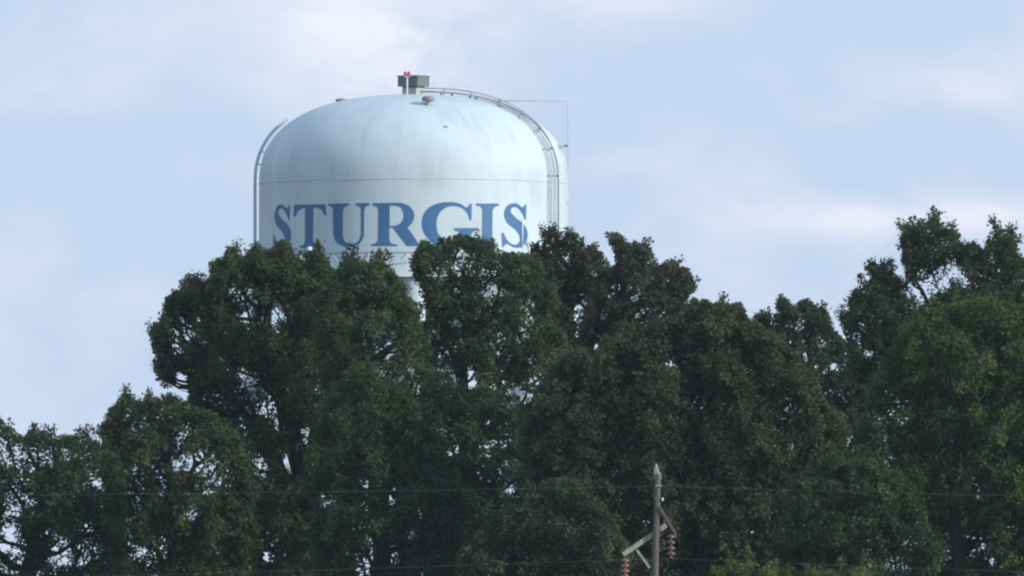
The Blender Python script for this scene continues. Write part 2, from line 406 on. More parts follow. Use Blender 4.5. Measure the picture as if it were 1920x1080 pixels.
# obstruction light on its mast in front of the vent
mx = loc(at(763.6, 160, TY)).x; my = -1.05
lm = MB().tube([(mx, my, vz(182)), (mx, my, vz(146))], .04, 8).build('light_mast', M_pale, tower, 60)
MB().box((mx, my, vz(145.3)), (.30, .10, .08)).build('light_bracket', M_grey, lm)
for dx in (-3.2, 3.2):
    z0 = vz(144.3); z1 = vz(135)
    MB().lathe([(.001, z0), (.062, z0), (.075, z0+.05), (.075, z1-.08), (.05, z1-.02), (.001, z1)], 16, (mx+dx/PX, my, 0)).build('red_lamp', M_red, lm, 50)
def dome_hit(px, py):                       # where a sight line first meets the roof, in tower space
    d = ray(px, py)
    for i in range(4000):
        q = CAM + d*((TY - R - .2 + i*.004)/d.y) - axis
        if q.z < Z_SEAM: continue
        if (math.hypot(q.x, q.y)/R)**2.4 + ((q.z-Z_SEAM)/(Z_TOP-Z_SEAM))**2.4 <= 1: return q
    return None
# two mushroom vents
def mushroom(p, h_stem, h_hood, w, wstem):
    st = MB().tube([p - Vector((0, 0, .2)), p + Vector((0, 0, h_stem+.02))], wstem/PX/2, 16).build('vent_stem', M_neck, tower, 60)
    r = w/PX/2; a, b = p.z + h_stem, p.z + h_stem + h_hood
    MB().lathe([(.001, a), (r*.9, a), (r, a+.04), (r, a+.6*h_hood), (r*.7, b-.03), (.001, b)], 24, (p.x, p.y, 0)).build('vent_hood', M_brownvent, st, 50)
mushroom(dome_hit(803, 197), 7/PX, 10.5/PX, 24, 9)
pl_ = loc(at(640, 192, TY + .4)); mushroom(pl_, 1.5/PX, 6.5/PX, 22, 12)
# small pipe coupling on the dome
hq = dome_hit(837.5, 238)
hoop(MB(), .085, 0, .03, 6, 16).build('pipe_coupling', M_seam, tank, 180).location = hq + Vector((0, -.02, .03))
tank.children[-1].rotation_euler = (math.radians(55), 0, math.radians(12))

# ladder up the right side and over the dome
A_L = math.asin((1031-775.5)/290)
lad = MB()
for k, off in enumerate((-.027, .027)): pass
def railpath(da, off, top=.93, z0=None): return merid(A_L + da, 40, off, z0, top)
railL = MB().tube(railpath(-.026, .125), .036, 6).build('ladder_rail', M_grey, tower, 60)
railR = MB().tube(railpath(.026, .125), .036, 6).build('ladder_rail', M_grey, tower, 60)
a_, b_ = railpath(-.026, .125), railpath(.026, .125)
rg = MB()
dist = 0
for i in range(len(a_)-1):
    seg = (a_[i+1]-a_[i]).length; nn = max(1, round(seg/.33))
    for j in range(nn):
        t = j/nn; rg.tube([a_[i].lerp(a_[i+1], t), b_[i].lerp(b_[i+1], t)], .010, 4)
rung = rg.build('rung', M_grey, railL); rung['kind'] = 'stuff'
cond = MB().tube(railpath(.085, .14, .985), .040, 8).build('cable_conduit', M_rail, tower, 60)
hr = MB().tube(railpath(.030, .31, .97)[14:], .030, 6).build('handrail', M_grey, tower, 60)
c1, c2 = railpath(.085, .14, .985), railpath(.085, .0, .985)
l1, l2 = railpath(-.026, .13), railpath(-.026, .0)
r1 = railpath(.026, .0)
h1 = railpath(.030, .31, .97); h2 = railpath(.030, .0, .97)
for i in (2, 7, 14, 20, 26, 32, 38, 43):
    MB().tube([l1[i], l2[i]*1.0], .035, 6).build('standoff', M_rail, railL)
    MB().tube([b_[i], r1[i]], .035, 6).build('standoff', M_rail, railR)
    MB().tube([c1[i], c2[i]], .045, 6).build('standoff', M_rail, cond)
    if i > 14: MB().tube([h1[i], h2[i]], .03, 6).build('standoff', M_grey, hr)

# overflow channel and white pipe in profile on the left edge
aL = math.radians(-89)
def chan(off, w, top):
    pts = merid(aL, 40, off, None, top); mb = MB()
    t = Vector((math.cos(aL), math.sin(aL), 0))
    for i in range(len(pts)-1): mb.bar(pts[i], pts[i+1]*1.0, w, .5, t)
    return mb
pts = merid(aL, 40, .22, None, .50)
def ribbon(o0, o1, half, top):
    a, b = merid(aL, 48, o0, None, top), merid(aL, 48, o1, None, top); mb = MB(); t = Vector((math.cos(aL), math.sin(aL), 0))*half
    for p0, p1 in zip(a, b): mb.v += [p0-t, p1-t, p1+t, p0+t]
    n = len(a)
    for i in range(n-1):
        for j in range(4):
            j2 = (j+1) % 4; mb.f.append((i*4+j, i*4+j2, (i+1)*4+j2, (i+1)*4+j))
    mb.f.append((3, 2, 1, 0)); mb.f.append(tuple((n-1)*4+j for j in range(4)))
    return mb
M_chan = mat('blue_grey_channel', (.50, .58, .70), .5, .4, var=.2)
ribbon(.115, .27, .11, .445).build('overflow_channel', M_chan, tower, 40)
for i in (2, 17, 26):
    q0, q1 = merid(aL, 48, .0, None, .445)[i], merid(aL, 48, .14, None, .445)[i]
    MB().tube([q0, q1], .03, 6).build('pipe_bracket', M_grey, tower)

# level gauge: boom, float cable, pulley bracket, pointer
g0, g1 = loc(at(930, 189.5, TY+1)), loc(at(1064, 188.5, TY+1))
boom = MB().tube([g0, g1], .022, 6).build('gauge_boom', M_grey, tower, 180)
MB().tube([g1, loc(at(1064.5, 195, TY+1)), loc(at(1065, 455, TY+1))], .015, 6).build('gauge_cable', M_grey, boom, 180)
gb = loc(at(1049.5, 275.5, TY-1.15))
br = MB().box(gb, (11/PX, .2, 7/PX)).build('pulley_bracket', M_grey, tower)
MB().box(loc(at(1061, 273.5, TY-1.1)), (8/PX, .16, 3.2/PX)).build('pulley', M_dark, br)
MB().bar(gb + Vector((-.10, .1, -.05)), loc(at(1051.5, 290, TY-1.2)), .12, .2).build('bracket_arm', M_grey, br)
MB().box(loc(at(1062, 381, TY-1)), (.09, .09, .11)).build('gauge_pointer', M_dark, boom)
# floodlight by the balcony, just clear of the leaves
fl = loc(at(581, 466, TY - R*.78))
fd = MB().box(fl, (.22, .2, .17), Matrix.Rotation(.4, 3, 'Z')).build('floodlight', M_pale, tower)
MB().tube([fl, Vector((fl.x, fl.y, Z_BAL+.02))], .03, 6).build('floodlight_stand', M_pale, fd)

# ------------------------------------------------------------------ utility pole and power lines
PY = 655.0
PP = F/PY
def P3(px, py, dy=0.0): return at(px, py, PY+dy)
b0 = P3(1228, 1080); t0 = P3(1234, 889)
sl_ = (b0 - t0)/(t0.z - b0.z); foot = t0 + sl_*t0.z
pole = thing('utility_pole', 'weathered wooden utility pole with splintered top, crossarm and hanging insulators', 'utility pole', foot)
rnd = random.Random(4)
def pl(v): return Vector(v) - foot
sh = MB(); pp, rr = [], []
for i in range(26):
    t = i/25; q = foot.lerp(t0, t); k = 1-t
    pp.append(pl(q) + Vector((rnd.uniform(-.012, .012), 0, 0))); rr.append(.102 + .055*k + rnd.uniform(-.006, .006))
sh.tube(pp, rr, 14); sh.build('shaft', M_pole, pole, 50)
# splintered top
sp_ = MB()
tp = pl(t0); e = pl(P3(1230.5, 869))
for dx, dz, w, e_ in ((-.085, .26, .055, .02), (-.055, .345, .065, .03), (-.02, .30, .05, .015), (.005, .17, .06, .02), (.045, .05, .055, .03), (.075, .015, .04, .02)):
    b1 = tp + Vector((dx*.9, rnd.uniform(-.05, .02), -.16)); tt = tp + Vector((dx - .012, -.02, dz))
    sp_.tube([b1, b1.lerp(tt, .72) + Vector((rnd.uniform(-.01, .01), 0, 0)), tt], [w, w*.92, e_], 5)
sp_.build('splintered_top', M_raw, pole)
def timber(name, a, b, w, d, m): return MB().bar(pl(a), pl(b), w, d).build(name, m, pole)
timber('crossarm', P3(1168.5, 1040, .16), P3(1249.5, 984.5, .16), .155, .12, M_arm)
timber('brace', P3(1236, 949, -.13), P3(1265, 998, -.13), .085, .08, M_pole)
timber('brace', P3(1194, 1031, .02), P3(1218.5, 1065, .02), .075, .08, M_arm)
MB().box(pl(P3(1242.6, 936, -.1)), (.05, .06, .10)).build('wire_clip', M_white, pole)
MB().tube([pl(P3(1229, 911, -.12)), pl(P3(1241, 911, -.14))], .02, 6).build('wire_bolt', M_grey, pole)
for py in (935, 985): MB().tube([pl(P3(1227, py, -.1)), pl(P3(1229.5, py, -.19))], .028, 8).build('bolt_head', M_dark, pole)
def insulator(px, py0, py1, n, m, dy):
    a, b = pl(P3(px, py0, dy)), pl(P3(px+.6, py1, dy))
    rod = MB().tube([a, b], .026, 8).build('insulator', M_rail, pole)
    for i in range(n):
        c = a.lerp(b, (i+.45)/(n+.25)); r = .128; h = (a-b).length/(n+.4)
        MB().lathe([(.03, h*.42), (.048, h*.40), (.060, h*.22), (r*.75, h*.16), (r, -h*.06), (r*.97, -h*.20), (r*.6, -h*.12), (.045, -h*.34)], 20, c).build('disc', m, rod, 60)
    return b
ib = insulator(1258, 1001.5, 1046, 4, M_insul, -.13)
insulator(1172.5, 1046, 1098, 5, M_orange, .16)
MB().tube([pl(P3(1264.5, 998, -.13)), pl(P3(1267, 1007, -.13)), pl(P3(1258.5, 1003, -.13))], .03, 6).build('hanger', M_dark, pole)
def wire(label, p0, pts_left, pts_right, dy):
    pts = []
    x0, y0 = p0
    xs = np.linspace(-500, 2500, 121)
    for x in xs:
        if x < x0: a, b = pts_left
        else: a, b = pts_right
        d = abs(x-x0)
        pts.append(P3(x, y0 + a*d - b*d*d, dy))
    o = MB().tube(pts, .0042, 5).build('power_line', M_wire, None, 180)
    tag(o, label, 'power line', 'power lines strung across the trees')
wire('thin upper power line passing just under the splintered pole top', (1241, 911), (.0215, 6e-6), (.034, 1.0e-5), -.14)
wire('thin lower power line hung from the brown insulators beside the pole', (1258.6, 1047), (.0345, 3e-6), (.042, 5e-6), -.13)
wire('lowest power line on the orange insulators, dipping below the view', (1173, 1098), (.0345, 3e-6), (.042, 5e-6), .16)

# ------------------------------------------------------------------ trees
def leaf_mat(name, cols, trans=.32):
    m = bpy.data.materials.new(name); m.use_nodes = True; nt = m.node_tree; p = nt.nodes['Principled BSDF']; out = nt.nodes['Material Output']
    at_ = N(nt, 'ShaderNodeAttribute', attribute_name='tint')
    rp = N(nt, 'ShaderNodeValToRGB'); el = rp.color_ramp.elements
    while len(el) < len(cols): el.new(.5)
    for i, c in enumerate(cols): el[i].position = i/(len(cols)-1); el[i].color = (*c, 1)
    L(nt, at_.outputs['Fac'], rp.inputs[0]); L(nt, rp.outputs[0], p.inputs['Base Color'])
    p.inputs['Roughness'].default_value = .55; p.inputs['Specular IOR Level'].default_value = .12
    tr = N(nt, 'ShaderNodeBsdfTranslucent'); hs = N(nt, 'ShaderNodeMix', data_type='RGBA', blend_type='MULTIPLY'); hs.inputs[0].default_value = 1
    L(nt, rp.outputs[0], hs.inputs[6]); hs.inputs[7].default_value = (1.1, 1.25, .6, 1); L(nt, hs.outputs[2], tr.inputs[0])
    mx = N(nt, 'ShaderNodeMixShader'); mx.inputs[0].default_value = trans
    L(nt, p.outputs[0], mx.inputs[1]); L(nt, tr.outputs[0], mx.inputs[2]); L(nt, mx.outputs[0], out.inputs[0])
    return m
LEAF = {
 'green':  leaf_mat('green_leaf',  [(.021,.045,.025), (.034,.066,.030), (.058,.089,.038), (.096,.114,.048)]),
 'olive':  leaf_mat('olive_leaf',  [(.024,.044,.024), (.041,.066,.029), (.068,.090,.038), (.108,.114,.050)]),
 'brown':  leaf_mat('brown_leaf',  [(.028,.043,.025), (.046,.063,.031), (.073,.084,.041), (.110,.104,.054)]),
 'dark':   leaf_mat('dark_leaf',   [(.022,.036,.024), (.034,.052,.029), (.054,.068,.037), (.080,.081,.047)]),
 'fresh':  leaf_mat('fresh_leaf',  [(.029,.058,.027), (.048,.087,.031), (.078,.113,.037), (.122,.134,.046)]),
 'lime':   leaf_mat('lime_leaf',   [(.046,.074,.026), (.074,.102,.032), (.110,.128,.040), (.145,.144,.052)]),
}
def in_poly(x, y, poly):
    px, py = poly[:, 0], poly[:, 1]; qx, qy = np.roll(px, -1), np.roll(py, -1)
    ins = np.zeros(len(x), bool)
    for a, b, c, d in zip(px, py, qx, qy):
        if b == d: continue
        cr = ((b > y) != (d > y)) & (x < (c-a)*(y-b)/(d-b) + a); ins ^= cr
    return ins
def edge_dist(x, y, poly):
    a = poly; b = np.roll(poly, -1, 0); best = np.full(len(x), 1e9)
    for (ax, ay), (bx, by) in zip(a, b):
        dx, dy = bx-ax, by-ay; t = np.clip(((x-ax)*dx + (y-ay)*dy)/(dx*dx+dy*dy+1e-9), 0, 1)
        best = np.minimum(best, np.hypot(x-ax-t*dx, y-ay-t*dy))
    return best

def unit(v): return v/np.maximum(np.linalg.norm(v, axis=1, keepdims=True), 1e-9)
def tree(name, label, Y, poly, trunk, leaf='green', seed=1, depth=3.0, dens=1.0, gaps=(), rmax=.85, leaf_len=.135, bark=None,
         attempts=2600, trunk_r=.35, pointy=1.15, clump_dens=1.0, tint0=.42, airy=.35, shoots=.42, shoot_h=.24):
    rng = np.random.default_rng(seed); ppm = F/Y
    def rough(P):                                     # long outline edges are never straight in a crown
        out = []
        for i in range(len(P)):
            a, b = np.array(P[i], float), np.array(P[(i+1) % len(P)], float); d = b-a; ln = np.hypot(*d); out.append(tuple(a))
            if ln > 34:
                out.append(tuple((a+b)/2 + np.array([d[1], -d[0]])/ln*rng.normal(.10, .10)*min(ln, 90) + d*rng.uniform(-.12, .12)))
        return out
    for _ in range(3): poly = rough(poly)
    poly = np.array(poly, float)
    lo, hi = poly.min(0), poly.max(0)
    n = attempts*6
    X = rng.uniform(lo[0], hi[0], n); Yp = rng.uniform(lo[1], hi[1], n)
    k = in_poly(X, Yp, poly); X, Yp = X[k], Yp[k]
    de = edge_dist(X, Yp, poly)/ppm
    # boughs fill the crown's volume with gaps between them; each carries tufts on its upper, outer side
    cl = []; boughs = []
    def thick(d):
        q = min(1, (d+.25)/depth); return math.sqrt(max(.02, q*(2-q)))*depth
    def in_gap(px_, py_, pad):
        return any(((px_-gx)/(.8*ga+pad))**2 + ((py_-gy)/(.8*gb+pad))**2 < 1 for gx, gy, ga, gb in gaps)
    mid = at((lo[0]+hi[0])/2, min(1080, (lo[1]+hi[1])/2), Y)
    B = np.zeros((0, 4))
    for i in range(len(X)):
        d = de[i]; rb = min(rng.uniform(.75, 1.0)*rmax*1.55, d + .12)
        if rb < .30: continue
        s = rng.uniform(-1, 1); s = math.copysign(abs(s)**.55, s); yy = s*max(0, thick(d) - rb*.6)
        if in_gap(X[i], Yp[i], rb*ppm*.45): continue
        c = at(X[i], Yp[i], Y + yy)
        if len(B) and np.any(np.linalg.norm(B[:, :3]-np.array(tuple(c)), axis=1) < .60*(rb+B[:, 3])/clump_dens): continue
        B = np.vstack([B, [c.x, c.y, c.z, rb]]); boughs.append((c, rb, yy))
        if len(boughs) >= attempts: break
    for c, rb, yy in boughs:
        outd = Vector((c.x-mid.x, c.y-Y, (c.z-mid.z)*.5)); outd = outd.normalized()*.55 + Vector((0, 0, .75))
        nt_ = max(2, int(7.0*rb**1.6*rng.uniform(.8, 1.3)) + 2)
        for t in range(nt_):
            v = Vector(rng.normal(size=3)).normalized() + outd*rng.uniform(.3, 1.1); v.normalize()
            r = rng.uniform(.26, .44)*min(1, .55 + rb*.5)
            q = c + v*max(.05, rb - r*.6)*rng.uniform(.72, 1.08)
            cl.append((q, r, yy, v))
        if rb > .6:
            cl.append((c, rb*.62, yy, Vector((0, 0, 1))))
    # tufts that make the ragged outline
    nx = np.roll(poly, -1, 0)
    for (ax, ay), (bx, by) in zip(poly, nx):
        ln_ = math.hypot(bx-ax, by-ay)
        for t in np.arange(rng.uniform(.1, .6), max(ln_/ppm/.34, .61), 1.0):
            u = t*.34*ppm/ln_
            if u > 1: continue
            px_, py_ = ax + (bx-ax)*u, ay + (by-ay)*u
            if py_ > 1085 or in_gap(px_, py_, 4): continue
            nxn, nyn = -(by-ay)/ln_, (bx-ax)/ln_           # inward for outlines drawn clockwise on screen
            r = rng.uniform(.17, .36)
            px2, py2 = px_ + nxn*r*ppm*rng.uniform(.35, 1.3), py_ + nyn*r*ppm*rng.uniform(.35, 1.3)
            if nyn > .15 and rng.random() < shoots:           # an upright shoot standing clear of the crown
                h = rng.uniform(-.08, shoot_h); rs = rng.uniform(.11, .2)
                cl.append((at(px_ + rng.normal(0, 3), py_ - h*ppm, Y), rs, 9.0, Vector((rng.normal(0, .25), 0, 1)).normalized()))
                for q_ in np.arange(.17, h+.1, .15): cl.append((at(px_, py_ - (h-q_)*ppm, Y), rs*(1+q_*.5), 9.0, Vector((0, 0, 1))))
            if rng.random() < .12: continue
            yy = rng.normal(0, .45)
            cl.append((at(px2, py2, Y+yy), r, yy, Vector((-nxn*.5, 0, nyn*.4 + .8)).normalized()))
    def pix(P):
        dy_ = P[:, 1]*cp + (P[:, 2]-CAM.z)*sp; dz_ = (P[:, 2]-CAM.z)*cp - P[:, 1]*sp
        return 960 + F*P[:, 0]/dy_, 540 - F*dz_/dy_
    def signed(P):                                       # metres inside the crown's outline
        x_, y_ = pix(P); e_ = edge_dist(x_, y_, poly)/ppm; return np.where(in_poly(x_, y_, poly), e_, -e_)
    sg = signed(np.array([tuple(q[0]) for q in cl]))
    cl = [q for q, e_ in zip(cl, sg) if e_ > q[1]*.35 or q[2] == 9.0]
    root_px = trunk[0]
    foot = at(root_px[0], root_px[1], Y); foot = Vector((foot.x, Y, 0))
    root = thing(name, label, 'tree', foot, 'trees in front of the water tower')
    # ---- branch skeleton
    nodes = [foot.copy()]; par = [-1]
    tp = [at(q[0], q[1], Y + (q[2] if len(q) > 2 else 0)) for q in trunk]
    tp = [foot.lerp(Vector((tp[0].x, tp[0].y, tp[0].z)), t) for t in (.35, .7)] + tp
    last = 0
    for q in tp:
        a = nodes[last]
        m = max(1, int((q-a).length/1.0))
        for j in range(1, m+1):
            nodes.append(a.lerp(q, j/m) + Vector((rng.normal(0, .03), rng.normal(0, .03), 0))); par.append(last); last = len(nodes)-1
    ntrunk = len(nodes); plen = [0.0]
    for i in range(1, ntrunk): plen.append(plen[par[i]] + (nodes[i]-nodes[par[i]]).length)
    NA = np.array([tuple(v) for v in nodes]); PL = np.array(plen)
    C0 = np.array([tuple(q[0]) for q in cl])
    axis_top = np.array(tuple(nodes[ntrunk-1])); 
    dtr = np.array([np.min(np.linalg.norm(NA[:ntrunk]-c, axis=1)) for c in C0]); order = np.argsort(dtr)
    tips = []
    NL = list(NA); PLl = list(PL)
    for ci in order:
        c = C0[ci]; A = np.array(NL); d = np.linalg.norm(A-c, axis=1); pen = np.where(A[:, 2] > c[2]-.15, 1.2 + 2*(A[:, 2]-c[2]+.15), 0)
        j = int(np.argmin(d + .30*np.array(PLl) + pen)) if len(A) else 0
        a = NL[j]; dd = np.linalg.norm(c-a); m = max(2, int(dd/.7)); prev = j
        bend = np.array([rng.normal(0, .08), rng.normal(0, .08), -.10])*dd
        for t in range(1, m+1):
            u = t/m; q = a + (c-a)*u + bend*math.sin(math.pi*u)
            NL.append(q); par.append(prev); PLl.append(PLl[prev] + dd/m); prev = len(NL)-1
        tips.append(prev)
    w = np.zeros(len(NL))
    for t_ in tips:
        j = t_
        while j >= 0: w[j] += 1; j = par[j]
    wm = w[0] if w[0] else 1
    rad = np.maximum(.016, trunk_r*(w/wm)**.47)
    kids = {}
    for i, p_ in enumerate(par):
        if p_ >= 0: kids.setdefault(p_, []).append(i)
    for i in range(ntrunk): rad[i] = max(rad[i], trunk_r*(1 - .86*(i/(ntrunk-1))**1.1)*.9)
    for i in range(len(rad)):
        if par[i] >= 0: rad[i] = min(rad[i], rad[par[i]])
    fv = np.array(tuple(foot))
    tr = MB(); lm_ = {}
    started = set()
    stack = [(0, None)]
    def chain(i0, first):
        ch = [first] if first is not None else []
        i = i0; ch.append(i); side = []
        while i in kids:
            ks = sorted(kids[i], key=lambda q: -w[q]); i2 = ks[0]; side += [(i, q) for q in ks[1:]]; ch.append(i2); i = i2
        return ch, side
    def trunk_chain():
        ch = list(range(ntrunk)); side = []
        for i in ch:
            side += [(i, q) for q in kids.get(i, []) if q >= ntrunk]
        return ch, side
    todo = [(0, None)]; limbs = []
    while todo:
        i, pr = todo.pop(); ch, side = chain(i, pr) if pr is not None else trunk_chain()
        todo += [(q, p_) for p_, q in side]
        if len(ch) < 2: continue
        P = [Vector(NL[q]-fv) for q in ch]; rr = [float(rad[q]) for q in ch]
        if pr is not None: rr[0] = min(rr[0], rr[1]*1.25)
        ns = 10 if max(rr) > .18 else (6 if max(rr) > .06 else 3)
        big = pr is not None and max(rr) > .11
        tgt = MB() if big else tr
        tgt.tube(P, rr, ns, False)
        if big: limbs.append(tgt)
    bk = bark or M_bark
    tro = tr.build('trunk', bk, root, 180)
    for l_ in limbs[:40]: l_.build('limb', bk, tro, 180)
    # ---- leaves
    pos, out = [], []
    sgc = signed(np.array([tuple(q[0]) for q in cl]))
    for (c, r, yy, v), e_ in zip(cl, sgc):
        if yy != 9.0 and rng.random() < airy*math.exp(-max(0, e_)/.8): continue
        v = np.array(tuple(v)); ns = max(5, int(56*dens*r**1.75*rng.uniform(.75, 1.25)) + 3)
        d = unit(rng.normal(size=(ns, 3)) + v*.45)
        rad_ = r*rng.uniform(.15, 1.0, (ns, 1))**.55
        al = d@v; pts_ = np.array(tuple(c)) + d*rad_ + np.outer(al*rad_[:, 0]*(pointy-1+.25), v)
        tb = rng.normal(0, .19)
        pos.append(np.hstack([pts_, unit(d*.6 + v), np.full((ns, 1), tb), np.full((ns, 1), yy == 9.0)]))
    SPR = np.vstack(pos); nsp = len(SPR)
    per = rng.integers(7, 12, nsp); idx = np.repeat(np.arange(nsp), per); n = len(idx)
    ctr = SPR[idx, :3]; od = SPR[idx, 3:6]
    lp = ctr + rng.normal(0, leaf_len*.62, (n, 3))
    keep = (signed(lp) > rng.uniform(-.10, .10, n)) | (SPR[idx, 7] > .5)
    if gaps:
        ppx, ppy = pix(lp)
        for gx, gy, ga, gb in gaps:
            rr2 = ((ppx-gx)/ga)**2 + ((ppy-gy)/gb)**2
            keep &= ~((rr2 < .25 + .5*rng.random(n)) & (rng.random(n) < .8))
    idx, ctr, od, lp = idx[keep], ctr[keep], od[keep], lp[keep]; n = len(lp)
    dr = unit(od*.55 + (lp-ctr)/leaf_len*.5 + rng.normal(0, .45, (n, 3)) + np.array([0, 0, -.25]))
    nr = unit(rng.normal(0, .30, (n, 3)) + np.array([0, 0, .35]) + od*.85)
    sd = unit(np.cross(dr, nr)); ln = leaf_len*rng.uniform(.7, 1.3, (n, 1)); wd = ln*rng.uniform(.27, .36, (n, 1))
    nn = np.cross(sd, dr)
    V = np.empty((n, 4, 3), np.float32)
    V[:, 0] = lp - dr*ln*.5; V[:, 1] = lp + sd*wd + nn*ln*.08 + dr*ln*.05; V[:, 2] = lp + dr*ln*.5; V[:, 3] = lp - sd*wd + nn*ln*.08 + dr*ln*.05
    V -= fv.astype(np.float32)
    me = bpy.data.meshes.new('crown')
    me.vertices.add(n*4); me.loops.add(n*4); me.polygons.add(n)
    me.vertices.foreach_set('co', V.ravel()); me.loops.foreach_set('vertex_index', np.arange(n*4, dtype=np.int32))
    me.polygons.foreach_set('loop_start', np.arange(0, n*4, 4, dtype=np.int32)); me.polygons.foreach_set('loop_total', np.full(n, 4, np.int32))
    at_ = me.attributes.new('tint', 'FLOAT', 'POINT')
    ti = np.clip(tint0 + SPR[idx, 6] + rng.normal(0, .08, nsp)[idx] + rng.normal(0, .05, n), 0, 1)
    at_.data.foreach_set('value', np.repeat(ti, 4).astype(np.float32))
    me.update(calc_edges=True)
    cr = link('crown', me, LEAF[leaf], root); cr['kind'] = 'stuff'
    tree.total += n*2
    print(name, 'clumps', len(cl), 'leaves', n)
    return root
tree.total = 0

tree('oak_tree', 'very large dark green tree with thick leaning trunk, before the tower\'s left edge', 765,
 [(277,620),(293,607),(307,590),(313,560),(327,545),(340,547),(338,525),(357,515),(370,527),(387,533),(397,517),(393,497),(403,488),(420,487),(427,465),(443,463),(453,480),(463,490),(470,460),(482,455),(493,467),(510,470),(517,455),(533,450),(547,463),(557,487),(570,492),(580,473),(593,468),(610,483),(623,503),(640,540),(660,600),(680,680),(690,800),(670,900),(640,1000),(620,1090),(520,1090),(450,1000),(430,880),(380,800),(352,760),(350,700),(335,700),(318,728),(303,727),(287,687),(292,665),(285,640)],
 [(595,1080),(585,960),(560,860),(530,760),(500,680),(480,600)], 'olive', 11, 4.2, gaps=[(548,860,26,50),(580,945,28,50),(500,762,18,20),(525,800,18,20),(470,710,9,10),(490,880,26,20),(338,712,14,10),(372,600,7,8),(332,662,8,7),(352,635,8,6),(520,620,8,8),(620,742,12,14),(500,1035,26,34),(465,595,30,16),(535,590,34,12)], trunk_r=.62, clump_dens=1.1, airy=.25, shoots=.22)
tree('oak_tree', 'dense green tree with a pointed crown, below the letters U and R', 757,
 [(590,560),(620,520),(633,513),(640,493),(660,480),(673,487),(693,497),(703,480),(720,487),(737,510),(753,530),(757,553),(773,563),(787,587),(790,620),(800,680),(810,760),(800,860),(700,900),(620,800),(600,680)],
 [(720,1080),(715,900),(705,760),(690,620)], 'olive', 12, 3.2, gaps=[(632,760,12,10),(770,690,10,14)], tint0=.45)
tree('oak_tree', 'broad bright crown of olive green leaves, directly below the letters G and I', 768,
 [(767,497),(780,470),(810,453),(827,467),(840,447),(863,440),(883,446),(903,449),(925,452),(940,474),(960,474),(985,476),(1003,480),(1020,520),(1035,600),(1042,680),(1035,760),(1000,810),(950,800),(900,820),(820,800),(795,720),(800,660),(790,600),(797,563),(783,537),(770,507)],
 [(880,1080),(878,900),(870,760),(868,660),(880,580)], 'olive', 13, 3.4, gaps=[(822,712,18,14),(848,742,12,11),(795,590,11,20),(940,585,11,9),(935,665,10,8),(990,752,18,13),(968,735,7,8),(887,715,7,20),(803,640,8,18),(860,545,6,6)], dens=.9, tint0=.38, airy=.5, shoots=.12)
tree('oak_tree', 'narrow dark tree with a stout reddish trunk, under the tower\'s ladder', 782,
 [(1002,472),(1016,459),(1010,440),(1023,431),(1043,428),(1052,440),(1051,421),(1063,421),(1061,440),(1070,428),(1083,440),(1086,460),(1098,477),(1100,458),(1114,455),(1124,470),(1138,490),(1135,540),(1120,580),(1105,620),(1100,690),(1030,700),(1020,600),(1000,540)],
 [(1055,1080),(1056,800),(1062,680),(1062,600),(1058,520)], 'dark', 14, 2.0, dens=.95, bark=M_bark_red, trunk_r=.50, gaps=[(1093,603,12,9),(1092,640,14,17),(1040,500,5,8)], rmax=.6)
tree('oak_tree', 'loose dark crown with upright tufts, right of the ladder against the open sky', 775,
 [(1131,440),(1143,435),(1157,440),(1170,447),(1173,460),(1190,455),(1210,463),(1227,477),(1233,497),(1250,493),(1260,481),(1270,490),(1273,503),(1290,504),(1297,523),(1307,537),(1293,553),(1283,570),(1280,620),(1250,680),(1180,720),(1090,720),(1085,640),(1110,580),(1125,530),(1143,505),(1157,493),(1153,473),(1143,455)],
 [(1085,1080),(1085,800),(1090,690),(1110,640),(1150,590),(1190,540)], 'dark', 15, 2.8, dens=.95, gaps=[(1110,648,15,16),(1130,662,14,9),(1190,560,12,9),(1093,600,8,6)], rmax=.65, tint0=.5)
tree('oak_tree', 'huge rounded brownish olive tree behind the utility pole', 735,
 [(1030,705),(1060,665),(1090,653),(1120,660),(1150,635),(1200,625),(1240,600),(1290,572),(1303,560),(1313,570),(1323,561),(1333,573),(1353,568),(1370,575),(1383,568),(1393,580),(1401,599),(1437,623),(1478,653),(1510,690),(1540,740),(1585,790),(1590,900),(1570,1090),(1000,1090),(985,960),(990,860),(1000,770)],
 [(1290,1080),(1285,960),(1280,840),(1285,740)], 'brown', 16, 4.4, dens=1.15, trunk_r=.5, attempts=3600, rmax=.9, tint0=.42, airy=.1, clump_dens=1.12)
tree('oak_tree', 'slim tree with a thin open top, in the dip left of the tallest tree', 790,
 [(1430,622),(1414,604),(1418,587),(1438,579),(1443,600),(1449,622),(1458,593),(1456,564),(1464,554),(1478,567),(1490,574),(1502,565),(1514,562),(1526,574),(1544,582),(1560,599),(1559,614),(1569,626),(1590,650),(1620,690),(1640,760),(1600,820),(1540,780),(1500,720),(1465,660)],
 [(1560,1080),(1545,850),(1525,720),(1515,640)], 'dark', 17, 2.4, trunk_r=.24, dens=1.0, gaps=[(1540,645,14,12),(1500,695,12,16),(1480,640,8,8),(1565,690,10,12)], rmax=.6, tint0=.45)
